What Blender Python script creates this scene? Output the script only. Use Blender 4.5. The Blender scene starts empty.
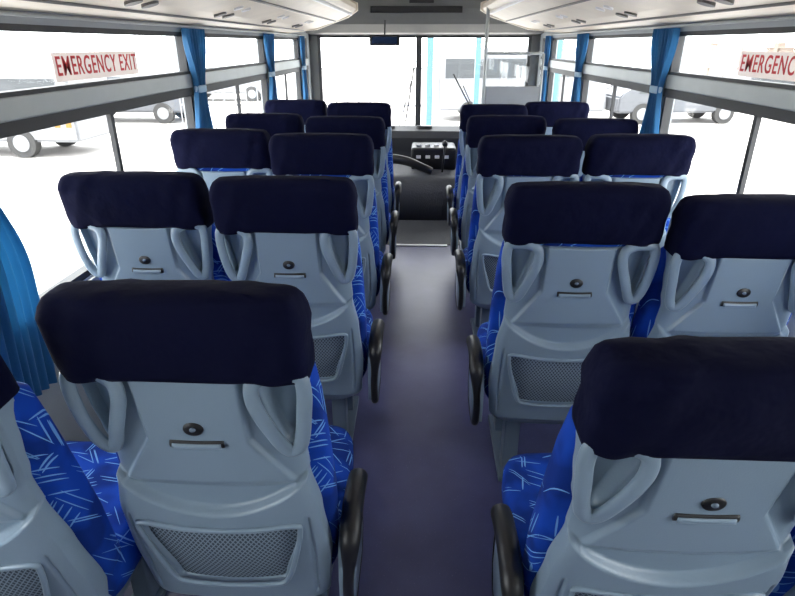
import bpy, bmesh, math, random
from mathutils import Vector, Matrix
random.seed(4)
scene = bpy.context.scene
try:
    scene.view_settings.view_transform = 'Standard'
    scene.view_settings.look = 'None'
except Exception:
    pass
COL = scene.collection

# ------------------------------------------------------------------ materials
def new_mat(name):
    m = bpy.data.materials.new(name); m.use_nodes = True
    nt = m.node_tree; b = nt.nodes['Principled BSDF']
    return m, nt, b
def N(nt, t, **kw):
    n = nt.nodes.new(t)
    for k, v in kw.items():
        setattr(n, k, v)
    return n
def mat(name, col, rough=0.5, metal=0.0, var=0.12, scale=8.0, bump=0.0, bscale=200.0, sheen=0.0, spec=0.5):
    m, nt, b = new_mat(name)
    tc = N(nt, 'ShaderNodeTexCoord')
    nz = N(nt, 'ShaderNodeTexNoise'); nz.inputs['Scale'].default_value = scale; nz.inputs['Detail'].default_value = 4
    nt.links.new(tc.outputs['Object'], nz.inputs['Vector'])
    mx = N(nt, 'ShaderNodeMix', data_type='RGBA')
    nt.links.new(nz.outputs['Fac'], mx.inputs[0])
    mx.inputs[6].default_value = (*[c * (1 - var) for c in col], 1)
    mx.inputs[7].default_value = (*[min(1, c * (1 + var)) for c in col], 1)
    nt.links.new(mx.outputs[2], b.inputs['Base Color'])
    b.inputs['Roughness'].default_value = rough
    b.inputs['Metallic'].default_value = metal
    b.inputs['Specular IOR Level'].default_value = spec
    if sheen: b.inputs['Sheen Weight'].default_value = sheen
    if bump:
        n2 = N(nt, 'ShaderNodeTexNoise'); n2.inputs['Scale'].default_value = bscale; n2.inputs['Detail'].default_value = 3
        nt.links.new(tc.outputs['Object'], n2.inputs['Vector'])
        bp = N(nt, 'ShaderNodeBump'); bp.inputs['Strength'].default_value = bump; bp.inputs['Distance'].default_value = 0.01
        nt.links.new(n2.outputs['Fac'], bp.inputs['Height'])
        nt.links.new(bp.outputs['Normal'], b.inputs['Normal'])
    return m

M_shell = mat('shell_plastic', (0.22, 0.295, 0.37), 0.30, var=0.05, bump=0.06, bscale=350)
M_cover = mat('navy_cover_cloth', (0.0032, 0.0042, 0.020), 0.9, bump=0.8, bscale=13, spec=0.08)
M_black = mat('black_plastic', (0.008, 0.008, 0.010), 0.4)
M_dark = mat('dark_grey_plastic', (0.04, 0.042, 0.048), 0.5)
M_frame = mat('seat_frame_steel', (0.15, 0.20, 0.26), 0.4, metal=0.2)
M_alu = mat('window_aluminium', (0.36, 0.39, 0.39), 0.45, metal=0.3)
M_gasket = mat('window_gasket', (0.03, 0.032, 0.035), 0.6)
M_wall = mat('wall_laminate', (0.33, 0.36, 0.38), 0.6, bump=0.1)
M_ceil = mat('ceiling_laminate', (0.60, 0.58, 0.53), 0.55)
M_rack = mat('rack_vinyl', (0.68, 0.61, 0.50), 0.42)
M_trimd = mat('rack_dark_trim', (0.10, 0.095, 0.09), 0.4)
M_head = mat('header_panel', (0.13, 0.135, 0.13), 0.5)
M_curt = mat('blue_curtain', (0.014, 0.12, 0.28), 0.75, var=0.25, bump=0.3, bscale=30, sheen=0.2)
M_tie = mat('curtain_tie', (0.30, 0.45, 0.58), 0.7)
M_mat = mat('front_mat', (0.055, 0.058, 0.068), 0.6, bump=0.3, bscale=80)
M_strip = mat('floor_strip_metal', (0.6, 0.6, 0.6), 0.3, metal=0.8)
M_white = mat('white_paint', (0.75, 0.75, 0.75), 0.4)
M_red = mat('red_lettering', (0.55, 0.03, 0.04), 0.6)
M_asph = mat('yard_paving', (0.42, 0.40, 0.38), 0.9, scale=0.6)
M_tyre = mat('tyre_rubber', (0.03, 0.03, 0.03), 0.8)
M_carw = mat('car_paint_silver', (0.19, 0.195, 0.205), 0.35, spec=0.2)
M_cars = mat('car_paint_grey', (0.10, 0.105, 0.115), 0.35, spec=0.2)
M_carg = mat('car_glass_dark', (0.05, 0.055, 0.06), 0.3, spec=0.3)
M_yel = mat('chequer_yellow', (0.19, 0.095, 0.008), 0.5)
M_brown = mat('yard_wall_brick', (0.17, 0.135, 0.11), 0.9)
M_panel = mat('partition_grey', (0.30, 0.32, 0.33), 0.5)
M_teal = mat('teal_paint', (0.05, 0.125, 0.15), 0.4)

def add_translucent(m, col, fac):
    nt = m.node_tree; b = nt.nodes['Principled BSDF']; out = nt.nodes['Material Output']
    tr = N(nt, 'ShaderNodeBsdfTranslucent'); tr.inputs[0].default_value = (*col, 1)
    ms = N(nt, 'ShaderNodeMixShader'); ms.inputs[0].default_value = fac
    nt.links.new(b.outputs[0], ms.inputs[1]); nt.links.new(tr.outputs[0], ms.inputs[2])
    nt.links.new(ms.outputs[0], out.inputs[0])
add_translucent(M_curt, (0.02, 0.18, 0.42), 0.2)
M_plate = mat('sign_plate', (0.8, 0.78, 0.76), 0.6, var=0.02)
add_translucent(M_plate, (0.8, 0.72, 0.70), 0.30)

def glass(name, tint=(1, 1, 1), refl=0.05):
    m = bpy.data.materials.new(name); m.use_nodes = True
    nt = m.node_tree; nt.nodes.clear()
    o = N(nt, 'ShaderNodeOutputMaterial'); t = N(nt, 'ShaderNodeBsdfTransparent'); t.inputs[0].default_value = (*tint, 1)
    g = N(nt, 'ShaderNodeBsdfGlossy'); g.inputs['Roughness'].default_value = 0.03
    mx = N(nt, 'ShaderNodeMixShader'); mx.inputs[0].default_value = refl
    nt.links.new(t.outputs[0], mx.inputs[1]); nt.links.new(g.outputs[0], mx.inputs[2]); nt.links.new(mx.outputs[0], o.inputs[0])
    return m
M_glass = glass('window_glass', (0.97, 0.98, 0.98))

def floor_mat():
    m, nt, b = new_mat('floor_vinyl')
    tc = N(nt, 'ShaderNodeTexCoord')
    n1 = N(nt, 'ShaderNodeTexNoise'); n1.inputs['Scale'].default_value = 3.0; n1.inputs['Detail'].default_value = 8
    n2 = N(nt, 'ShaderNodeTexNoise'); n2.inputs['Scale'].default_value = 160.0
    nt.links.new(tc.outputs['Object'], n1.inputs['Vector']); nt.links.new(tc.outputs['Object'], n2.inputs['Vector'])
    cr = N(nt, 'ShaderNodeValToRGB')
    cr.color_ramp.elements[0].position = 0.3; cr.color_ramp.elements[0].color = (0.060, 0.062, 0.160, 1)
    cr.color_ramp.elements[1].position = 0.75; cr.color_ramp.elements[1].color = (0.105, 0.110, 0.245, 1)
    nt.links.new(n1.outputs['Fac'], cr.inputs[0])
    cr2 = N(nt, 'ShaderNodeValToRGB')
    cr2.color_ramp.elements[0].position = 0.66; cr2.color_ramp.elements[0].color = (0, 0, 0, 1)
    cr2.color_ramp.elements[1].position = 0.74; cr2.color_ramp.elements[1].color = (0.5, 0.5, 0.5, 1)
    nt.links.new(n2.outputs['Fac'], cr2.inputs[0])
    mx = N(nt, 'ShaderNodeMix', data_type='RGBA'); mx.inputs[7].default_value = (0.24, 0.23, 0.36, 1)
    nt.links.new(cr2.outputs[0], mx.inputs[0]); nt.links.new(cr.outputs[0], mx.inputs[6])
    nt.links.new(mx.outputs[2], b.inputs['Base Color'])
    b.inputs['Roughness'].default_value = 0.34
    return m
M_floor = floor_mat()

def fabric_mat():
    m, nt, b = new_mat('blue_dash_fabric')
    L = nt.links.new
    tc = N(nt, 'ShaderNodeTexCoord'); sp = N(nt, 'ShaderNodeSeparateXYZ'); L(tc.outputs['Object'], sp.inputs[0])
    def math_(op, a, bb):
        n = N(nt, 'ShaderNodeMath', operation=op)
        for i, v in enumerate((a, bb)):
            if v is None: continue
            if isinstance(v, (int, float)): n.inputs[i].default_value = v
            else: L(v, n.inputs[i])
        return n.outputs[0]
    u = math_('ADD', sp.outputs[0], math_('MULTIPLY', sp.outputs[1], 0.55))
    v = math_('ADD', sp.outputs[1], sp.outputs[2])
    cb = N(nt, 'ShaderNodeCombineXYZ'); L(u, cb.inputs[0]); L(v, cb.inputs[1])
    last = None
    for k, ang in enumerate((18, 55, 100, 147, 170)):
        mp = N(nt, 'ShaderNodeMapping', vector_type='TEXTURE')
        mp.inputs['Rotation'].default_value = (0, 0, math.radians(ang))
        mp.inputs['Location'].default_value = (0.37 * k, 0.21 * k, 0)
        L(cb.outputs[0], mp.inputs[0])
        sc = N(nt, 'ShaderNodeVectorMath', operation='MULTIPLY'); sc.inputs[1].default_value = (9, 170, 1)
        L(mp.outputs[0], sc.inputs[0])
        vo = N(nt, 'ShaderNodeTexVoronoi', voronoi_dimensions='2D'); vo.inputs['Scale'].default_value = 1
        vo.inputs['Randomness'].default_value = 0.9
        L(sc.outputs[0], vo.inputs['Vector'])
        lt = math_('LESS_THAN', vo.outputs['Distance'], 0.27)
        s2 = N(nt, 'ShaderNodeSeparateColor'); L(vo.outputs['Color'], s2.inputs[0])
        pick = math_('LESS_THAN', s2.outputs[0], 0.085)
        d = math_('MULTIPLY', lt, pick)
        last = d if last is None else math_('MAXIMUM', last, d)
    nz = N(nt, 'ShaderNodeTexNoise'); nz.inputs['Scale'].default_value = 9; L(tc.outputs['Object'], nz.inputs['Vector'])
    cr = N(nt, 'ShaderNodeValToRGB')
    cr.color_ramp.elements[0].position = 0.40; cr.color_ramp.elements[0].color = (0.003, 0.026, 0.20, 1)
    cr.color_ramp.elements[1].position = 0.60; cr.color_ramp.elements[1].color = (0.005, 0.055, 0.40, 1)
    L(nz.outputs['Fac'], cr.inputs[0])
    mx = N(nt, 'ShaderNodeMix', data_type='RGBA'); mx.inputs[7].default_value = (0.16, 0.36, 0.72, 1)
    L(last, mx.inputs[0]); L(cr.outputs[0], mx.inputs[6]); L(mx.outputs[2], b.inputs['Base Color'])
    b.inputs['Roughness'].default_value = 0.85; b.inputs['Specular IOR Level'].default_value = 0.2
    return m
M_fab = fabric_mat()

def net_mat():
    m, nt, b = new_mat('pocket_net')
    L = nt.links.new
    tc = N(nt, 'ShaderNodeTexCoord')
    outs = []
    for a in (38, -38):
        mp = N(nt, 'ShaderNodeMapping'); mp.inputs['Rotation'].default_value = (0, math.radians(a), 0)
        L(tc.outputs['Object'], mp.inputs[0])
        w = N(nt, 'ShaderNodeTexWave', wave_type='BANDS', bands_direction='X', wave_profile='SIN')
        w.inputs['Scale'].default_value = 36; L(mp.outputs[0], w.inputs[0])
        outs.append(w.outputs['Fac'])
    mxm = N(nt, 'ShaderNodeMath', operation='MAXIMUM'); L(outs[0], mxm.inputs[0]); L(outs[1], mxm.inputs[1])
    cr = N(nt, 'ShaderNodeValToRGB')
    cr.color_ramp.elements[0].position = 0.70; cr.color_ramp.elements[0].color = (0.04, 0.06, 0.085, 1)
    cr.color_ramp.elements[1].position = 0.88; cr.color_ramp.elements[1].color = (0.22, 0.28, 0.34, 1)
    L(mxm.outputs[0], cr.inputs[0]); L(cr.outputs[0], b.inputs['Base Color'])
    b.inputs['Roughness'].default_value = 0.7
    return m
M_net = net_mat()

# ------------------------------------------------------------------ helpers
def obj_from_bm(name, bm, m=None, parent=None, smooth=False):
    me = bpy.data.meshes.new(name)
    bmesh.ops.recalc_face_normals(bm, faces=bm.faces)
    bm.to_mesh(me); bm.free()
    if m: me.materials.append(m)
    if smooth:
        for p in me.polygons: p.use_smooth = True
    o = bpy.data.objects.new(name, me); COL.objects.link(o)
    if parent: o.parent = parent
    return o
def add_box(bm, x0, x1, y0, y1, z0, z1, bev=0.0, mi=0):
    r = bmesh.ops.create_cube(bm, size=1.0)
    vs = r['verts']
    for v in vs:
        v.co = Vector(((x0 + x1) / 2 + v.co.x * (x1 - x0), (y0 + y1) / 2 + v.co.y * (y1 - y0), (z0 + z1) / 2 + v.co.z * (z1 - z0)))
    fs = set(f for v in vs for f in v.link_faces)
    for f in fs: f.material_index = mi
    if bev > 0:
        es = list(set(e for v in vs for e in v.link_edges))
        bmesh.ops.bevel(bm, geom=es, offset=bev, segments=3, affect='EDGES', profile=0.6)
def box(name, x0, x1, y0, y1, z0, z1, m, bev=0.0, parent=None):
    bm = bmesh.new(); add_box(bm, x0, x1, y0, y1, z0, z1, bev)
    return obj_from_bm(name, bm, m, parent)
def empty(name, loc=(0, 0, 0)):
    e = bpy.data.objects.new(name, None); e.location = loc; e.empty_display_size = 0.1
    COL.objects.link(e); return e
def loft(bm, secs, nseg=48, exp=4.0, fn=None):
    rings = []
    for (z, hw, y0, y1) in secs:
        ring = []
        for i in range(nseg):
            a = 2 * math.pi * i / nseg
            c, s = math.cos(a), math.sin(a)
            x = hw * math.copysign(abs(c) ** (2 / exp), c)
            y = (y0 + y1) / 2 + (y1 - y0) / 2 * math.copysign(abs(s) ** (2 / exp), s)
            p = Vector((x, y, z))
            if fn: p = fn(p)
            ring.append(bm.verts.new(p))
        rings.append(ring)
    for a, b in zip(rings, rings[1:]):
        for i in range(nseg):
            j = (i + 1) % nseg
            bm.faces.new((a[i], a[j], b[j], b[i]))
    bm.faces.new(rings[0]); bm.faces.new(rings[-1])
def catmull(pts, closed, sub):
    n = len(pts); out = []
    rng = n if closed else n - 1
    for i in range(rng):
        p1 = Vector(pts[i]); p2 = Vector(pts[(i + 1) % n])
        p0 = Vector(pts[(i - 1) % n]) if (closed or i > 0) else p1
        p3 = Vector(pts[(i + 2) % n]) if (closed or i + 2 < n) else p2
        for k in range(sub):
            t = k / sub
            out.append(0.5 * ((2 * p1) + (-p0 + p2) * t + (2 * p0 - 5 * p1 + 4 * p2 - p3) * t * t + (-p0 + 3 * p1 - 3 * p2 + p3) * t ** 3))
    if not closed: out.append(Vector(pts[-1]))
    return out
def sweep(bm, pts, r1, r2, closed=False, ref=(0, 1, 0), sub=6, nseg=10, mi=0, smooth_path=True):
    P = catmull(pts, closed, sub) if smooth_path else [Vector(p) for p in pts]
    ref = Vector(ref); n = len(P); rings = []
    for i, p in enumerate(P):
        a = P[(i - 1) % n] if (closed or i > 0) else p
        b = P[(i + 1) % n] if (closed or i < n - 1) else p
        t = (b - a).normalized(); s = t.cross(ref).normalized(); u = s.cross(t).normalized()
        rr1 = r1(i / (n - 1)) if callable(r1) else r1
        rr2 = r2(i / (n - 1)) if callable(r2) else r2
        rings.append([bm.verts.new(p + s * rr1 * math.cos(2 * math.pi * k / nseg) + u * rr2 * math.sin(2 * math.pi * k / nseg)) for k in range(nseg)])
    m = n if closed else n - 1
    for i in range(m):
        a = rings[i]; b = rings[(i + 1) % n]
        for k in range(nseg):
            j = (k + 1) % nseg
            f = bm.faces.new((a[k], a[j], b[j], b[k])); f.material_index = mi
    if not closed:
        for r in (rings[0], rings[-1]):
            f = bm.faces.new(r); f.material_index = mi
def extrude_poly(bm, pts2, axis, a0, a1, mi=0):
    def mk(p, a):
        if axis == 'x': return (a, p[0], p[1])
        if axis == 'y': return (p[0], a, p[1])
        return (p[0], p[1], a)
    A = [bm.verts.new(mk(p, a0)) for p in pts2]; B = [bm.verts.new(mk(p, a1)) for p in pts2]
    n = len(pts2)
    fs = [bm.faces.new(A), bm.faces.new(B)]
    for i in range(n):
        j = (i + 1) % n
        fs.append(bm.faces.new((A[i], A[j], B[j], B[i])))
    for f in fs: f.material_index = mi
def sstep(t):
    t = max(0.0, min(1.0, t)); return t * t * (3 - 2 * t)
def interp(tab, z):
    if z <= tab[0][0]: return tab[0][1]
    for (a, va), (b, vb) in zip(tab, tab[1:]):
        if z <= b:
            t = sstep((z - a) / (b - a)); return va + (vb - va) * t
    return tab[-1][1]

# ------------------------------------------------------------------ SEAT meshes
REC = 0.17
HW = [(0.27, 0.196), (0.33, 0.216), (0.45, 0.224), (0.60, 0.215), (0.72, 0.197), (0.78, 0.195), (0.83, 0.204), (0.90, 0.212), (1.0, 0.219)]
def back(z): return (1.145 - z) * REC
def pocket_w(z): return 0.122 + 0.047 * sstep((z - 0.38) / 0.19)
def ear_d(ax, z):
    t = (z - 0.812) / 0.175
    xi = 0.166 - 0.046 * max(0, t) ** 0.8
    xo = 0.196 + 0.018 * t
    ds = [ax - xi, xo - ax, z - 0.812, 0.985 - z]
    k = 160.0
    return -math.log(sum(math.exp(-k * d) for d in ds)) / k
def shell_y(x, z):
    hw = interp(HW, z); e = min(1.0, abs(x) / hw); ax = abs(x)
    p = 0.0
    bw = 0.104 + 0.62 * max(0, 0.83 - z)
    p += 0.012 * sstep((bw - ax) / 0.010) * sstep((z - 0.69) / 0.03)
    zc = 0.635 + 2.4 * x * x
    p += 0.026 * sstep((zc - z) / 0.016) * (0.55 + 0.45 * sstep((z - 0.40) / 0.2))
    # folding-panel seam running down beside the pocket
    xl = 0.186 - 0.016 * sstep((z - 0.30) / 0.12) * 0 + 0.006 * math.sin((z - .3) * 8)
    if 0.32 < z < 0.62:
        p -= 0.006 * math.exp(-((ax - xl) / 0.0035) ** 2) * sstep((z - .32) / .02) * sstep((.62 - z) / .02)
    pw = pocket_w(z)
    ztop = 0.580 + 0.5 * x * x
    ins = sstep((pw - ax) / 0.010) * sstep((z - 0.392) / 0.010) * sstep((ztop - z) / 0.010)
    p -= 0.026 * ins
    if z > 0.78 and ax > 0.09:
        d = ear_d(ax, z)
        p -= 0.028 * sstep((d - 0.002) / 0.010)
    y = back(z) + 0.016 + 0.012 * e * e + 0.020 * e ** 12 - p
    y += 0.03 * sstep((0.31 - z) / 0.05)
    return y
def make_shell():
    bm = bmesh.new(); nx, nz = 150, 170; G = []
    for j in range(nz + 1):
        row = []
        for i in range(nx + 1):
            s = -1 + 2 * i / nx
            s = math.sin(s * math.pi / 2) * 0.35 + s * 0.65
            t = j / nz
            ztop = 0.976 + 0.020 * abs(s) ** 2.5
            zbot = 0.262 + 0.05 * abs(s) ** 8
            z = zbot + t * (ztop - zbot)
            x = s * interp(HW, z)
            row.append(bm.verts.new((x, shell_y(x, z), z)))
        G.append(row)
    for j in range(nz):
        for i in range(nx):
            bm.faces.new((G[j][i], G[j][i + 1], G[j + 1][i + 1], G[j + 1][i]))
    loop = G[0][:] + [G[j][nx] for j in range(1, nz + 1)] + [G[nz][i] for i in range(nx - 1, -1, -1)] + [G[j][0] for j in range(nz - 1, 0, -1)]
    L2 = [bm.verts.new((v.co.x * 0.985, v.co.y + 0.045, v.co.z)) for v in loop]
    n = len(loop)
    for i in range(n):
        j = (i + 1) % n
        bm.faces.new((loop[i], loop[j], L2[j], L2[i]))
    return bm
def mesh_only(name, bm, m, smooth=True):
    mats = m if isinstance(m, (list, tuple)) else [m]
    me = bpy.data.meshes.new(name)
    bmesh.ops.recalc_face_normals(bm, faces=bm.faces)
    bm.to_mesh(me); bm.free()
    for k in mats: me.materials.append(k)
    if smooth:
        for p in me.polygons: p.use_smooth = True
    return me
ME = {}
ME['back_shell'] = mesh_only('back_shell', make_shell(), M_shell)
# moulded grab handles: wide flat loop standing over the finger recess
bm = bmesh.new()
for sg in (-1, 1):
    prof = [(0.122, 0.935), (0.124, 0.968), (0.145, 0.984), (0.178, 0.988), (0.207, 0.982), (0.214, 0.950), (0.210, 0.900), (0.203, 0.850), (0.193, 0.815), (0.176, 0.803), (0.162, 0.818), (0.148, 0.856), (0.133, 0.897)]
    pts = []
    for x, z in prof:
        lift = 0.010 * math.sin(math.pi * max(0, min(1, (z - 0.80) / 0.185)))
        pts.append((sg * x, back(z) + 0.010 + 0.010 * (x / 0.21) ** 4 - lift, z))
    sweep(bm, pts, 0.0145, 0.0095, closed=True, sub=6, nseg=14)
ME['grab_handles'] = mesh_only('grab_handles', bm, M_shell)
bm = bmesh.new(); nx, nz = 24, 12; G = []
for j in range(nz + 1):
    row = []
    for i in range(nx + 1):
        s = -1 + 2 * i / nx
        z = 0.393 + (0.187 + 0.012 * s * s) * j / nz
        x = s * (pocket_w(z) - 0.003)
        y = back(z) + 0.012 - 0.022 * (1 - s * s) * math.sin(math.pi * min(1, (j / nz) * 0.8 + 0.2) * 0.9)
        row.append(bm.verts.new((x, y, z)))
    G.append(row)
for j in range(nz):
    for i in range(nx): bm.faces.new((G[j][i], G[j][i + 1], G[j + 1][i + 1], G[j + 1][i]))
ME['pocket_net'] = mesh_only('pocket_net', bm, M_net)
bm = bmesh.new()
prof = [(-0.162, 0.594), (-0.08, 0.584), (0, 0.581), (0.08, 0.584), (0.162, 0.594), (0.173, 0.574), (0.156, 0.49), (0.131, 0.408), (0.10, 0.388), (0, 0.383), (-0.10, 0.388), (-0.131, 0.408), (-0.156, 0.49), (-0.173, 0.574)]
pts = [(x, back(z) + 0.008 + 0.014 * (x / 0.21) ** 2 - 0.022, z) for x, z in prof]
sweep(bm, pts, 0.006, 0.006, closed=True, sub=4, nseg=8)
ME['pocket_rim'] = mesh_only('pocket_rim', bm, M_shell)
bm = bmesh.new()
def disc(cx, cz, y, rx, rz, th, mi):
    n = 24; A = []; B = []; C = []
    for i in range(n):
        a = 2 * math.pi * i / n
        A.append(bm.verts.new((cx + rx * math.cos(a), y + th, cz + rz * math.sin(a))))
        B.append(bm.verts.new((cx + rx * math.cos(a), y + 0.002, cz + rz * math.sin(a))))
        C.append(bm.verts.new((cx + rx * 0.85 * math.cos(a), y, cz + rz * 0.85 * math.sin(a))))
    for i in range(n):
        j = (i + 1) % n
        f = bm.faces.new((A[i], A[j], B[j], B[i])); f.material_index = mi
        f = bm.faces.new((B[i], B[j], C[j], C[i])); f.material_index = mi
    f = bm.faces.new(C); f.material_index = mi
yb = shell_y(0, 0.864)
disc(0, 0.864, yb - 0.004, 0.0195, 0.0155, 0.01, 0)
disc(0, 0.864, yb - 0.007, 0.0060, 0.0045, 0.01, 1)
yb = shell_y(0, 0.824)
sweep(bm, [(-0.052, yb - 0.001, 0.825), (0, yb - 0.001, 0.824), (0.052, yb - 0.001, 0.825)], 0.0085, 0.004, sub=6, mi=0)
sweep(bm, [(-0.047, yb - 0.005, 0.822), (0, yb - 0.005, 0.821), (0.047, yb - 0.005, 0.822)], 0.0060, 0.003, sub=6, mi=2)
ME['latch_button'] = mesh_only('latch_button', bm, [M_black, M_frame, M_shell])
bm = bmesh.new()
secs = []
for z, hw, th in [(0.36, 0.205, 0.07), (0.38, 0.218, 0.09), (0.45, 0.232, 0.105), (0.60, 0.234, 0.11), (0.75, 0.230, 0.105), (0.88, 0.224, 0.10), (0.955, 0.214, 0.10)]:
    secs.append((z, hw, back(z) + 0.060, back(z) + 0.060 + th))
secs += [(0.982, 0.211, back(.982) + 0.024, back(.982) + .13), (1.05, 0.205, back(1.05) + .016, back(1.05) + .11), (1.10, 0.20, back(1.1) + .02, back(1.1) + .10)]
loft(bm, secs, exp=4.5)
ME['backrest_foam'] = mesh_only('backrest_foam', bm, M_fab)
# head cover
bm = bmesh.new()
def wr(p):
    x, y, z = p
    k = 0.0038 * math.sin(x * 46 + z * 60) * math.sin(z * 38 + x * 9) + 0.0024 * math.sin(x * 91 - z * 33) + 0.0018 * math.sin(x * 17 + z * 130)
    low = sstep((1.03 - z) / 0.06)
    zz = z - 0.003 * math.sin(x * 34 + 1) * low + 0.006 * (1 - (x / 0.23) ** 2) * (0.3 + low)
    return Vector((x * (1 + 0.012 * math.sin(z * 70 + 1)), y - k, zz))
tab = [(0.976, 0.212, 0.014), (0.968, 0.2205, 0.004), (0.972, 0.2225, -0.004), (0.985, 0.2225, -0.006), (1.01, 0.2235, -0.010), (1.045, 0.2245, -0.012), (1.08, 0.2240, -0.012), (1.105, 0.2230, -0.009), (1.122, 0.2205, -0.004), (1.135, 0.2135, 0.005), (1.1425, 0.202, 0.016), (1.146, 0.17, 0.028), (1.147, 0.09, 0.042)]
ths = [0.10, 0.125, 0.13, 0.132, 0.138, 0.142, 0.14, 0.134, 0.124, 0.104, 0.080, 0.054, 0.02]
secs = [(z, hw, back(min(z, 1.145)) + o0, back(z) + o0 + th) for (z, hw, o0), th in zip(tab, ths)]
loft(bm, secs, nseg=90, exp=5.5, fn=wr)
ME['headrest_cover'] = mesh_only('headrest_cover', bm, M_cover)
bm = bmesh.new()
secs = [(0.335, 0.20, 0.20, 0.60), (0.345, 0.226, 0.17, 0.635), (0.38, 0.234, 0.155, 0.65), (0.43, 0.234, 0.155, 0.65), (0.452, 0.228, 0.16, 0.64), (0.464, 0.21, 0.18, 0.615), (0.467, 0.15, 0.24, 0.55), (0.466, 0.05, 0.36, 0.43)]
loft(bm, secs, nseg=56, exp=6)
ME['seat_cushion'] = mesh_only('seat_cushion', bm, M_fab)
def side_parts(sg):
    bm = bmesh.new()
    add_box(bm, -0.20, 0.20, 0.19, 0.58, 0.285, 0.34, 0.01)
    px = sg * 0.115
    add_box(bm, px - 0.028, px + 0.028, 0.22, 0.29, 0.012, 0.30, 0.008)
    add_box(bm, px - 0.028, px + 0.028, 0.46, 0.53, 0.012, 0.30, 0.008)
    add_box(bm, px - 0.045, px + 0.045, 0.17, 0.58, 0.0, 0.022, 0.005)
    add_box(bm, px - 0.02, px + 0.02, 0.25, 0.50, 0.22, 0.28, 0.005)
    ME['pedestal_frame_%d' % sg] = mesh_only('pedestal_frame', bm, M_frame, smooth=False)
    bm = bmesh.new()
    x0 = sg * 0.264
    prof = [(0.145, 0.29), (0.20, 0.275), (0.32, 0.285), (0.35, 0.34), (0.35, 0.44), (0.31, 0.485), (0.20, 0.49), (0.16, 0.46), (0.145, 0.38)]
    extrude_poly(bm, prof, 'x', x0 - sg * 0.024, x0 + sg * 0.012, 1)
    def rb(t): return 0.0225 - 0.011 * sstep((t - 0.40) / 0.25) - 0.012 * sstep((0.06 - t) / 0.06)
    sweep(bm, [(x0 + sg * .006, 0.36, 0.505), (x0 + sg * .006, 0.30, 0.522), (x0 + sg * .006, 0.21, 0.525), (x0 + sg * .006, 0.150, 0.500), (x0 + sg * .004, 0.130, 0.44), (x0, 0.128, 0.37), (x0, 0.145, 0.29), (x0, 0.19, 0.265)], rb, lambda t: rb(t) * 1.1, ref=(1, 0, 0), mi=0, nseg=14, sub=8)
    sweep(bm, [(x0, 0.18, 0.267), (x0, 0.26, 0.262), (x0, 0.33, 0.275), (x0, 0.362, 0.33), (x0, 0.365, 0.42), (x0, 0.35, 0.50)], 0.009, 0.013, ref=(1, 0, 0), mi=0)
    ME['armrest_%d' % sg] = mesh_only('armrest', bm, [M_black, M_shell])
side_parts(1); side_parts(-1)

BACKP = ('back_shell', 'grab_handles', 'pocket_net', 'pocket_rim', 'latch_button', 'backrest_foam', 'headrest_cover')
def seat(x, y, sg, arm, name='passenger_seat', rot=0.0, dz=0.0, rec=0.0):
    """rec = extra recline in degrees; y = headrest rear-top position"""
    a = math.radians(rec)
    e = empty(name, (x, y + 0.74 * math.sin(a), 0)); e.rotation_euler = (0, 0, rot)
    parts = list(BACKP) + ['seat_cushion', 'pedestal_frame_%d' % sg]
    if arm: parts.append('armrest_%d' % sg)
    for p in parts:
        nm = p.rsplit('_', 1)[0] if p[-1] == '1' else p
        nm = nm.rstrip('_-')
        o = bpy.data.objects.new(nm, ME[p]); COL.objects.link(o); o.parent = e
        if p in BACKP and rec:
            py, pz = 0.16, 0.40
            o.rotation_euler = (a, 0, 0)
            o.location = (0, py - (py * math.cos(a) - pz * math.sin(a)), pz - (py * math.sin(a) + pz * math.cos(a)))
        if p == 'headrest_cover': o.location.z += dz
    return e
LA = [0.825, 1.70, 2.49, 3.32, 4.18]; LW = [0.69, 1.73, 2.62, 3.42, 4.34]
RA = [0.655, 1.575, 2.56, 3.40, 4.07]; RW = [0.65, 1.52, 2.55, 3.27, 4.28]
dzs = {('LA', 2): 0.020, ('RA', 1): 0.016, ('RA', 2): 0.008, ('LW', 2): 0.020, ('RW', 2): 0.016}
for i in range(5):
    seat([-0.413, -0.417, -0.425, -0.42, -0.425][i], LA[i], 1, True, dz=dzs.get(('LA', i), 0), rot=[0, .01, -.01, 0, .01][i])
    seat(-0.905, LW[i], 1, False, dz=dzs.get(('LW', i), 0.004), rec=[2, 0, 0, 0, 1][i])
    seat([.474, .475, .486, .495, .50][i], RA[i], -1, True, dz=dzs.get(('RA', i), 0), rot=[0, -.01, .01, 0, 0][i], rec=[4.5, 0, 0, 0, 0][i])
    seat([.958, .945, .960, .965, .966][i], RW[i], -1, False, dz=dzs.get(('RW', i), 0), rec=[2, 2, 0, 0, 0][i])

# ------------------------------------------------------------------ BUS SHELL
XL, XR = -1.20, 1.26
YB, YF = -0.75, 6.75
ZC = 1.98
WZ0, WZ1 = 0.74, 1.575
box('floor', XL - 0.06, XR + 0.06, YB - 0.06, YF + 0.06, -0.12, 0.0, M_floor)
bm = bmesh.new(); add_box(bm, XL - 0.06, XR + 0.06, YB - 0.06, YF + 0.06, ZC, ZC + 0.06)
for xx in (-0.28, 0.32): add_box(bm, xx - 0.012, xx + 0.012, YB, YF - 0.1, ZC - 0.012, ZC)
obj_from_bm('ceiling', bm, M_ceil)
box('trim_floor_strip', -0.19, 0.24, 4.53, 4.565, 0.0, 0.008, M_strip, 0.002)
box('floor_mat', -1.05, 1.05, 4.57, 5.28, 0.0, 0.006, M_mat)

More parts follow.
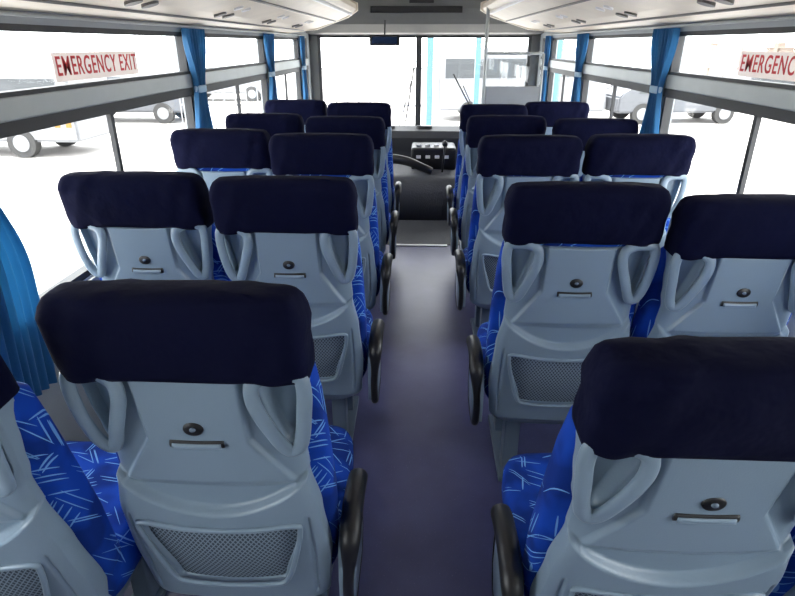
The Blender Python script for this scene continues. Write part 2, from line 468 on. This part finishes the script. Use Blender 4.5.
posts = {'left': [-0.25, 1.42, 3.24, 4.85, 6.22], 'right': [-0.25, 1.40, 3.26, 4.90, 6.20]}
wn = 1
for side, X, sg in (('left', XL, 1), ('right', XR, -1)):
    out = X - sg * 0.06
    a, b_ = min(X, out), max(X, out)
    bm = bmesh.new()
    add_box(bm, a, b_, YB, YF, 0.0, WZ0)
    add_box(bm, a, b_, YB, YF, WZ1, ZC)
    ps = posts[side]
    for p in ps: add_box(bm, a, b_, p - 0.045, p + 0.045, WZ0, WZ1)
    add_box(bm, a, b_, YB, YB + 0.06, WZ0, WZ1); add_box(bm, a, b_, YF - 0.12, YF, WZ0, WZ1)
    obj_from_bm('wall_' + side, bm, M_wall)
    box('trim_sill_' + side, min(X, X + sg * 0.010), max(X, X + sg * 0.010), YB, YF - 0.45, WZ0 - 0.05, WZ0 - 0.008, M_alu, 0.003)
    box('baseboard_' + side, min(X, X + sg * 0.012), max(X, X + sg * 0.012), YB, YF - 0.45, 0.001, 0.10, M_dark, 0.003)
    edges = [YB + 0.06] + ps + [YF - 0.12]
    for k in range(len(edges) - 1):
        y0 = edges[k] + (0.045 if k > 0 else 0); y1 = edges[k + 1] - (0.045 if k < len(edges) - 2 else 0)
        if y1 - y0 < 0.15: continue
        e = empty('window_%d' % wn, (0, 0, 0)); wn += 1
        bm = bmesh.new()
        xi0, xi1 = sorted((X - sg * 0.045, X - sg * 0.003))
        for (yy0, yy1, zz0, zz1) in ((y0, y1, WZ0, WZ0 + 0.025), (y0, y1, WZ1 - 0.02, WZ1), (y0, y0 + 0.02, WZ0 + .025, WZ1 - .02), (y1 - 0.02, y1, WZ0 + .025, WZ1 - .02)):
            add_box(bm, xi0, xi1, yy0, yy1, zz0, zz1, 0, 1)
        add_box(bm, min(X - sg * .05, X + sg * .008), max(X - sg * .05, X + sg * .008), y0, y1, 1.312, 1.378, 0.006, 0)
        add_box(bm, min(X - sg * .04, X + sg * .004), max(X - sg * .04, X + sg * .004), y0 + .001, y1 - .001, 1.272, 1.312, 0, 1)
        add_box(bm, min(X - sg * .04, X + sg * .004), max(X - sg * .04, X + sg * .004), y0 + .001, y1 - .001, 1.378, 1.392, 0, 1)
        ym = (y0 + y1) / 2 - 0.01
        if y1 - y0 > 0.8:
            add_box(bm, min(X - sg * .020, X - sg * .002), max(X - sg * .020, X - sg * .002), ym - 0.012, ym + 0.012, WZ0 + .025, 1.272, 0, 1)
        me = mesh_only('sash_frame', bm, [M_alu, M_gasket], smooth=False)
        o = bpy.data.objects.new('sash_frame', me); COL.objects.link(o); o.parent = e
        g = box('pane', X - sg * 0.030 - 0.002, X - sg * 0.030 + 0.002, y0 + .02, y1 - .02, WZ0 + 0.025, WZ1 - 0.02, M_glass, parent=e)
    bm = bmesh.new(); xr = X + sg * 0.029
    sweep(bm, [(xr, YB + 0.1, 1.600), (xr, 3, 1.600), (xr, YF - 0.42, 1.600)], 0.006, 0.006, ref=(1, 0, 0), sub=2, nseg=8)
    obj_from_bm('curtain_rail', bm, M_alu, smooth=True)
    for k, p in enumerate(ps):
        cur = empty('window_curtain', (xr, p, 0))
        bm = bmesh.new(); nu, nv = 110, 44; G = []
        big = (k == 1)
        ztopc = 1.592
        for j in range(nv + 1):
            z = ztopc - (ztopc - 0.52) * j / nv
            if z > 1.31: w = 0.055 + 0.085 * sstep((z - 1.31) / 0.24)
            else: w = 0.055 + (0.09 if not big else 0.115) * sstep((1.31 - z) / 0.40)
            if k == len(ps) - 1: w = min(w, 0.09)
            row = []
            for i in range(nu + 1):
                s = -1 + 2 * i / nu
                amp = 0.0125 + 0.004 * math.sin(s * 7 + k)
                x = amp * math.sin(s * 30 + 1.2 * math.sin(z * 5 + k))
                yy = s * w + 0.012 * math.sin(z * 6 + k * 2) * sstep((1.6 - z) * 3)
                row.append(bm.verts.new((x, yy, z)))
            G.append(row)
        for j in range(nv):
            for i in range(nu): bm.faces.new((G[j][i], G[j][i + 1], G[j + 1][i + 1], G[j + 1][i]))
        obj_from_bm('cloth', bm, M_curt, cur, smooth=True)
        bm = bmesh.new()
        secs = [(1.285, 0.019, -0.060, 0.060), (1.29, 0.021, -0.064, 0.064), (1.315, 0.021, -0.064, 0.064), (1.32, 0.019, -0.060, 0.060)]
        loft(bm, secs, nseg=24, exp=2.8)
        obj_from_bm('tie_band', bm, M_tie, cur, smooth=True)

# rear wall (behind the back bench)
bm = bmesh.new()
add_box(bm, XL, XR, YB - 0.06, YB, 0, ZC)
obj_from_bm('wall_back', bm, M_wall)

FZ0, FZ1 = 0.62, 1.60
bm = bmesh.new()
add_box(bm, XL, XR, YF, YF + 0.06, 0, FZ0); add_box(bm, XL, XR, YF, YF + 0.06, FZ1, ZC)
add_box(bm, XL, XL + 0.09, YF, YF + 0.06, FZ0, FZ1); add_box(bm, XR - 0.09, XR, YF, YF + 0.06, FZ0, FZ1)
obj_from_bm('wall_front', bm, M_head)
e = empty('window_%d' % wn); wn += 1
bm = bmesh.new()
for a in ((XL + .09, XR - .09, FZ0, FZ0 + .03), (XL + .09, XR - .09, FZ1 - .02, FZ1), (XL + .09, XL + .12, FZ0 + .03, FZ1 - .02), (XR - .12, XR - .09, FZ0 + .03, FZ1 - .02), (-0.05, 0.01, FZ0 + .03, FZ1 - .02)):
    add_box(bm, a[0], a[1], YF + 0.005, YF + 0.05, a[2], a[3])
obj_from_bm('windscreen_gasket', bm, M_gasket, e)
box('windscreen_pane', XL + .12, XR - .12, YF + .026, YF + .03, FZ0 + .03, FZ1 - .02, M_glass, parent=e)
bm = bmesh.new()
sweep(bm, [(-0.25, YF + .060, .60), (-0.18, YF + .055, .85), (-0.10, YF + .055, 1.15)], 0.006, 0.006, sub=2)
sweep(bm, [(-0.16, YF + .050, .72), (-0.115, YF + .050, 1.0), (-0.07, YF + .050, 1.30)], 0.008, 0.005, sub=2)
sweep(bm, [(0.75, YF + .060, .60), (0.60, YF + .055, .85), (0.47, YF + .055, 1.10)], 0.006, 0.006, sub=2)
sweep(bm, [(0.66, YF + .050, .72), (0.50, YF + .050, 0.98), (0.36, YF + .050, 1.22)], 0.008, 0.005, sub=2)
obj_from_bm('wiper_arms_and_blades', bm, M_black, e, True)

bm = bmesh.new()
extrude_poly(bm, [(6.74, 1.61), (6.50, 1.625), (6.38, 1.70), (6.34, 1.84), (6.34, 1.975), (6.74, 1.975)], 'x', XL + 0.02, XR - 0.02)
hd = empty('front_header_console')
o = obj_from_bm('housing', bm, M_head, hd)
box('vent_slot', -0.5, 0.4, 6.325, 6.345, 1.80, 1.86, M_black, 0.004, hd)
box('clock_display', -0.12, 0.12, 6.326, 6.346, 1.885, 1.935, M_black, 0.004, hd)
mr = empty('rear_view_mirror', (-0.36, 6.28, 1.555))
bm = bmesh.new(); add_box(bm, -0.15, 0.15, -0.01, 0.02, -0.05, 0.05, 0.014); obj_from_bm('housing', bm, M_black, mr, True)
M_mirr = mat('mirror_glass', (0.03, 0.055, 0.13), 0.15, metal=0.9, var=0.02)
box('glass', -0.125, 0.125, -0.0125, -0.0095, -0.032, 0.032, M_mirr, 0.0, mr)
bm = bmesh.new(); sweep(bm, [(0, 0.01, 0.03), (0, 0.03, 0.07), (0, 0.06, 0.11), (0, 0.08, 0.18)], 0.007, 0.007, ref=(1, 0, 0)); obj_from_bm('stalk', bm, M_black, mr, True)

# ------------------------------------------------------------------ luggage racks
RK = [(0.0, 1.612), (0.14, 1.618), (0.30, 1.643), (0.45, 1.688), (0.56, 1.733), (0.62, 1.765), (0.64, 1.79)]
def rp(u):
    for (a, za), (b, zb) in zip(RK, RK[1:]):
        if u <= b: return za + (zb - za) * (u - a) / (b - a)
    return RK[-1][1]
for side, X, sg, W in (('left', XL, 1, 0.65), ('right', XR, -1, 0.75)):
    rk = empty('luggage_rack')
    k = W / 0.64
    prof = RK + [(0.638, 1.825), (0.615, 1.835), (0.60, 1.81), (0.50, 1.765), (0.30, 1.70), (0.10, 1.67), (0.0, 1.665)]
    prof = [(X + sg * u * k, z) for u, z in prof]
    bm = bmesh.new(); extrude_poly(bm, prof, 'y', YB + 0.02, 5.45)
    obj_from_bm('tray', bm, M_rack, rk)
    bm = bmesh.new()
    prof2 = [(X + sg * u * k, z) for u, z in [(0, 1.602), (0.3, 1.632), (0.57, 1.727), (0.65, 1.78), (0.65, 1.84), (0.60, 1.86), (0.4, 1.87), (0, 1.86)]]
    extrude_poly(bm, prof2, 'y', 5.44, 5.50); obj_from_bm('end_cap', bm, M_rack, rk)
    bm = bmesh.new()
    for u in (0.20, 0.47):
        sweep(bm, [(X + sg * u * k, YB + .1, rp(u)), (X + sg * u * k, 2, rp(u)), (X + sg * u * k, 5.40, rp(u))], 0.008, 0.006, ref=(1, 0, 0), sub=1, nseg=6)
    obj_from_bm('groove_trim', bm, M_trimd, rk)
    bm = bmesh.new()
    sweep(bm, [(X + sg * .60 * k, YB + .1, rp(.60) - .004), (X + sg * .60 * k, 2, rp(.60) - .004), (X + sg * .60 * k, 5.42, rp(.60) - .004)], 0.014, 0.010, ref=(1, 0, 0), sub=1, nseg=8)
    obj_from_bm('edge_rail', bm, M_white, rk)
    bm = bmesh.new()
    for yy in (1.2, 2.05, 2.9, 3.75, 4.6):
        for du, r, mi in ((0.30, 0.028, 0), (0.385, 0.022, 1)):
            for dy in (-0.06, 0.06):
                cx, cz = X + sg * du * k, rp(du) - 0.002
                vs = [bm.verts.new((cx + r * math.cos(a * math.pi / 9), yy + dy + r * math.sin(a * math.pi / 9), cz + (0.28 if sg > 0 else -0.28) * r * math.cos(a * math.pi / 9) - 0.006)) for a in range(18)]
                vt = [bm.verts.new(v.co + Vector((0, 0, 0.012))) for v in vs]
                f = bm.faces.new(vs); f.material_index = mi
                for a in range(18):
                    f = bm.faces.new((vs[a], vs[(a + 1) % 18], vt[(a + 1) % 18], vt[a])); f.material_index = mi
    me = mesh_only('air_vents', bm, [M_trimd, M_white], smooth=False)
    o = bpy.data.objects.new('air_vents', me); COL.objects.link(o); o.parent = rk

# ------------------------------------------------------------------ driver area
ec = empty('engine_cover')
bm = bmesh.new()
secs = [(0.0, 0.42, 5.30, 6.33), (0.25, 0.41, 5.32, 6.33), (0.35, 0.395, 5.35, 6.33), (0.385, 0.36, 5.40, 6.31), (0.395, 0.2, 5.6, 6.2)]
loft(bm, secs, exp=8); obj_from_bm('lid', bm, M_mat, ec, True)
bm = bmesh.new()
sweep(bm, [(-0.40, 5.60, 0.47), (-0.28, 5.57, 0.52), (-0.12, 5.52, 0.51), (0.02, 5.50, 0.46), (0.12, 5.50, 0.42)], lambda t: 0.050 - 0.015 * t, 0.035, ref=(0, 1, 0)); obj_from_bm('hand_grip_cover', bm, M_black, ec, True)
bm = bmesh.new(); add_box(bm, -0.08, 0.36, 5.72, 6.1, 0.385, 0.60, 0.03); obj_from_bm('gear_console', bm, M_black, ec, True)
bm = bmesh.new()
for i in range(4): add_box(bm, -0.03 + i * 0.085, 0.02 + i * 0.085, 5.80, 5.83, 0.602, 0.622, 0.003)
for i in range(4): add_box(bm, -0.03 + i * 0.09, 0.015 + i * 0.09, 5.712, 5.72, 0.50, 0.53, 0.003)
obj_from_bm('switches', bm, M_white, ec)
bm = bmesh.new(); sweep(bm, [(0.22, 5.60, 0.36), (0.23, 5.58, 0.52), (0.24, 5.60, 0.64)], 0.009, 0.009, ref=(0, 1, 0))
bmesh.ops.create_uvsphere(bm, u_segments=16, v_segments=10, radius=0.028, matrix=Matrix.Translation((0.24, 5.60, 0.66)))
obj_from_bm('gear_lever', bm, M_black, ec, True)

ds = empty('dashboard')
bm = bmesh.new()
extrude_poly(bm, [(6.74, 0.10), (6.46, 0.10), (6.42, 0.45), (6.36, 0.60), (6.38, 0.67), (6.50, 0.71), (6.74, 0.66)], 'x', XL + 0.03, XR - 0.03)
obj_from_bm('panel', bm, M_dark, ds)
bm = bmesh.new(); loft(bm, [(0.66, 0.26, 6.36, 6.66), (0.72, 0.25, 6.37, 6.62), (0.765, 0.21, 6.39, 6.58), (0.775, 0.12, 6.42, 6.54)], exp=3, fn=lambda p: p + Vector((0.74, 0, 0))); obj_from_bm('binnacle', bm, M_black, ds, True)
bm = bmesh.new()
for xx in (-0.75, -0.35, 0.05): loft(bm, [(0.68, 0.09, 6.42, 6.52), (0.715, 0.085, 6.43, 6.51)], nseg=20, exp=4, fn=lambda p, xx=xx: p + Vector((xx, 0, 0)))
obj_from_bm('vents', bm, M_black, ds)

sw = empty('steering_wheel', (0.74, 6.03, 0.78))
bm = bmesh.new()
th = math.radians(35)
ring = [(0.22 * math.cos(a), -0.22 * math.sin(a) * math.cos(th), -0.22 * math.sin(a) * math.sin(th)) for a in [i * math.pi / 10 for i in range(20)]]
nrm = (0, -math.sin(th), math.cos(th))
sweep(bm, ring, 0.013, 0.013, closed=True, ref=nrm, sub=3)
for a in (0.3, math.pi - 0.3, -math.pi / 2):
    sweep(bm, [(0, 0, 0), (0.21 * math.cos(a), -0.21 * math.sin(a) * math.cos(th), -0.21 * math.sin(a) * math.sin(th))], 0.011, 0.008, ref=nrm, sub=1)
sweep(bm, [(0, 0, 0), (0, 0.14, -0.10), (0, 0.30, -0.22)], 0.03, 0.03, ref=(1, 0, 0))
obj_from_bm('wheel_and_column', bm, M_black, sw, True)
seat(0.765, 5.30, -1, False, name='driver_seat')

pt = empty('driver_partition')
bm = bmesh.new(); add_box(bm, 0.54, 0.98, 5.10, 5.125, 0.45, 1.20, 0.008); obj_from_bm('panel', bm, M_panel, pt)
bm = bmesh.new()
sweep(bm, [(0.525, 5.11, 0.0), (0.525, 5.11, 1.0), (0.525, 5.11, 1.97)], 0.014, 0.014, ref=(0, 1, 0), sub=2)
sweep(bm, [(0.99, 5.11, 0.0), (0.99, 5.11, 0.8), (0.99, 5.11, 1.45)], 0.010, 0.010, ref=(0, 1, 0), sub=2)
sweep(bm, [(0.525, 5.11, 1.45), (0.7, 5.11, 1.45), (0.99, 5.11, 1.45)], 0.010, 0.010, ref=(0, 1, 0), sub=2)
obj_from_bm('poles', bm, M_alu, pt, True)
box('glazing', 0.54, 0.98, 5.107, 5.113, 1.21, 1.44, M_glass, parent=pt)

bm = bmesh.new()
sweep(bm, [(-0.62, 5.2, 0.0), (-0.62, 5.2, 0.7), (-0.66, 5.2, 0.84), (-0.78, 5.2, 0.88), (-1.17, 5.2, 0.88)], 0.014, 0.014, ref=(0, 1, 0))
obj_from_bm('entrance_grab_rail', bm, M_alu, smooth=True)

# ------------------------------------------------------------------ signs
def sign(x, y, z, rotz):
    e = empty('emergency_exit_sign', (x, y, z)); e.rotation_euler = (math.pi / 2, 0, rotz)
    w, h = 0.62, 0.092
    bm = bmesh.new(); add_box(bm, -w / 2, w / 2, -h / 2, h / 2, -0.001, 0.001); obj_from_bm('plate', bm, M_plate, e)
    cu = bpy.data.curves.new('lettering', 'FONT'); cu.body = 'EMERGENCY EXIT'; cu.size = 0.088
    cu.align_x = 'CENTER'; cu.align_y = 'CENTER'; cu.extrude = 0.0006; cu.offset = 0.0008; cu.space_character = 1.15
    t = bpy.data.objects.new('lettering_tmp', cu); COL.objects.link(t)
    bpy.context.view_layer.update()
    dg = bpy.context.evaluated_depsgraph_get()
    me = bpy.data.meshes.new_from_object(t.evaluated_get(dg)); me.materials.clear(); me.materials.append(M_red)
    wid = max(v.co.x for v in me.vertices) - min(v.co.x for v in me.vertices)
    for v in me.vertices: v.co.x *= (w - 0.03) / wid
    bpy.data.objects.remove(t)
    o = bpy.data.objects.new('lettering', me); COL.objects.link(o); o.parent = e; o.location = (0, 0, 0.0022)
sign(XL - 0.020, 2.34, 1.448, math.pi / 2)
sign(XR + 0.020, 2.25, 1.448, -math.pi / 2)

# ------------------------------------------------------------------ OUTSIDE
GZ = -0.9
box('ground', -60, 60, -30, 70, GZ - 0.2, GZ, M_asph)
def vehicle(name, x, y, rot, L, W, H, paint, kind='car', chequer=False):
    e = empty(name, (x, y, GZ)); e.rotation_euler = (0, 0, rot)
    if kind == 'car':
        P = [(-L/2, .35), (-L/2, .85), (-L/2 + .25, .95), (-L*.30, H), (L*.12, H), (L*.27, .98), (L/2 - .1, .85), (L/2, .6), (L/2, .35)]
        Gp = [(-L*.36, .95), (-L*.285, H - .08), (L*.11, H - .08), (L*.235, .98)]
    else:
        P = [(-L/2, .35), (-L/2, H - .15), (-L/2 + .15, H), (L*.30, H), (L*.40, H*.62), (L/2 - .05, H*.5), (L/2, .35)]
        Gp = [(-L*.46, H*.6), (-L*.46, H*.86), (L*.28, H*.86), (L*.36, H*.62)]
    bm = bmesh.new(); extrude_poly(bm, P, 'y', -W/2, W/2)
    bmesh.ops.bevel(bm, geom=list(bm.edges), offset=0.06, segments=2, affect='EDGES')
    obj_from_bm('body', bm, paint, e)
    bm = bmesh.new(); extrude_poly(bm, Gp, 'y', -W/2 - .006, W/2 + .006); obj_from_bm('side_glass', bm, M_carg, e)
    bm = bmesh.new()
    for wx in (-L*.31, L*.32):
        for wy in (-W/2 + .08, W/2 - .08):
            bmesh.ops.create_cone(bm, cap_ends=True, segments=28, radius1=.33, radius2=.33, depth=.22, matrix=Matrix.Translation((wx, wy, .33)) @ Matrix.Rotation(math.pi/2, 4, 'X'))
    obj_from_bm('tyres', bm, M_tyre, e)
    bm = bmesh.new()
    for wx in (-L*.31, L*.32):
        for wy in (-W/2 - .032, W/2 + .032):
            bmesh.ops.create_cone(bm, cap_ends=True, segments=20, radius1=.19, radius2=.19, depth=.02, matrix=Matrix.Translation((wx, wy, .33)) @ Matrix.Rotation(math.pi/2, 4, 'X'))
    obj_from_bm('wheel_rims', bm, M_carw, e)
    if chequer:
        bm = bmesh.new(); n = 10
        for i in range(n):
            for r in range(2):
                if (i + r) % 2 == 0:
                    xa = -L*.5 + 0.12 + i * .13
                    for sgn in (-1, 1):
                        add_box(bm, xa, xa + .13, sgn * (W/2 + .004) - .004, sgn * (W/2 + .004) + .004, .68 + r * .13, .81 + r * .13)
        obj_from_bm('chequer_stripe', bm, M_yel, e)
vehicle('parked_van', -11.35, 14.2, math.pi, 7.2, 1.8, 2.0, M_carw, 'van', True)
vehicle('parked_car', -9.8, 20.5, math.pi, 4.4, 1.75, 1.45, M_cars)
vehicle('parked_car', -15.5, 24.0, math.pi, 4.4, 1.75, 1.45, M_carw)
vehicle('parked_car', -9.0, 28.5, math.pi, 4.4, 1.75, 1.45, M_carw)
vehicle('parked_car', 8.5, 21.0, 0.1, 4.4, 1.75, 1.45, M_cars)
vehicle('parked_car', 14.0, 25.0, 0.0, 4.4, 1.75, 1.45, M_carw)
vehicle('parked_minibus', 3.4, 21.5, 0.0, 5.6, 2.0, 2.3, M_carw, 'van')
bm = bmesh.new()
for i in range(22):
    x = -6 + i * 0.28
    add_box(bm, x, x + 0.025, 15.0, 15.02, GZ, GZ + 1.9)
for z in (0.2, 1.0, 1.85): add_box(bm, -6, 0.1, 15.02, 15.05, GZ + z, GZ + z + 0.05)
obj_from_bm('yard_gate', bm, M_carw)
bm = bmesh.new()
add_box(bm, 0.15, 0.30, 14.9, 15.1, GZ, 3.2, 0.02); add_box(bm, 1.3, 1.42, 14.9, 15.1, GZ, 3.2, 0.02); add_box(bm, -0.2, 3.8, 14.8, 15.2, 2.6, 2.9, 0.02)
add_box(bm, 3.2, 3.35, 14.9, 15.1, GZ, 3.2, 0.02)
obj_from_bm('gate_frame', bm, M_teal)
# brick yard wall with piers along the right of the yard
bm = bmesh.new()
add_box(bm, 20.0, 20.2, 4, 45, GZ, GZ + 2.2)
for i in range(11): add_box(bm, 19.9, 20.3, 4 + i * 4, 4.4 + i * 4, GZ, GZ + 2.5)
add_box(bm, 19.92, 20.28, 4, 45, GZ + 2.2, GZ + 2.28)
obj_from_bm('yard_boundary', bm, M_brown)

# ------------------------------------------------------------------ LIGHT
w = bpy.data.worlds.new('World'); scene.world = w; w.use_nodes = True
nt = w.node_tree; bg = nt.nodes['Background']
sky = nt.nodes.new('ShaderNodeTexSky')
try:
    sky.sky_type = 'HOSEK_WILKIE'
    sky.sun_direction = Vector((-0.5, 0.3, 0.8)).normalized(); sky.turbidity = 6
except Exception: pass
mx = nt.nodes.new('ShaderNodeMix'); mx.data_type = 'RGBA'; mx.inputs[0].default_value = 0.85
nt.links.new(sky.outputs[0], mx.inputs[6]); mx.inputs[7].default_value = (0.97, 0.985, 1.0, 1)
nt.links.new(mx.outputs[2], bg.inputs[0]); bg.inputs[1].default_value = 10.0
sd = bpy.data.lights.new('sun', 'SUN'); sd.energy = 14; sd.angle = 0.02; sd.color = (1, 0.96, 0.9)
so = bpy.data.objects.new('sun', sd); COL.objects.link(so)
so.rotation_euler = Vector((0.25, 0.25, -1.6)).to_track_quat('-Z', 'Y').to_euler()

# ------------------------------------------------------------------ CAMERA
cd = bpy.data.cameras.new('camera'); cam = bpy.data.objects.new('camera', cd); COL.objects.link(cam)
cam.location = (0, 0, 1.52)
cam.rotation_euler = (math.radians(90 - 23.65), 0, math.radians(2.12))
cd.sensor_width = 36; cd.lens = 580 / 795 * 36; cd.clip_start = 0.02; cd.clip_end = 300
scene.camera = cam
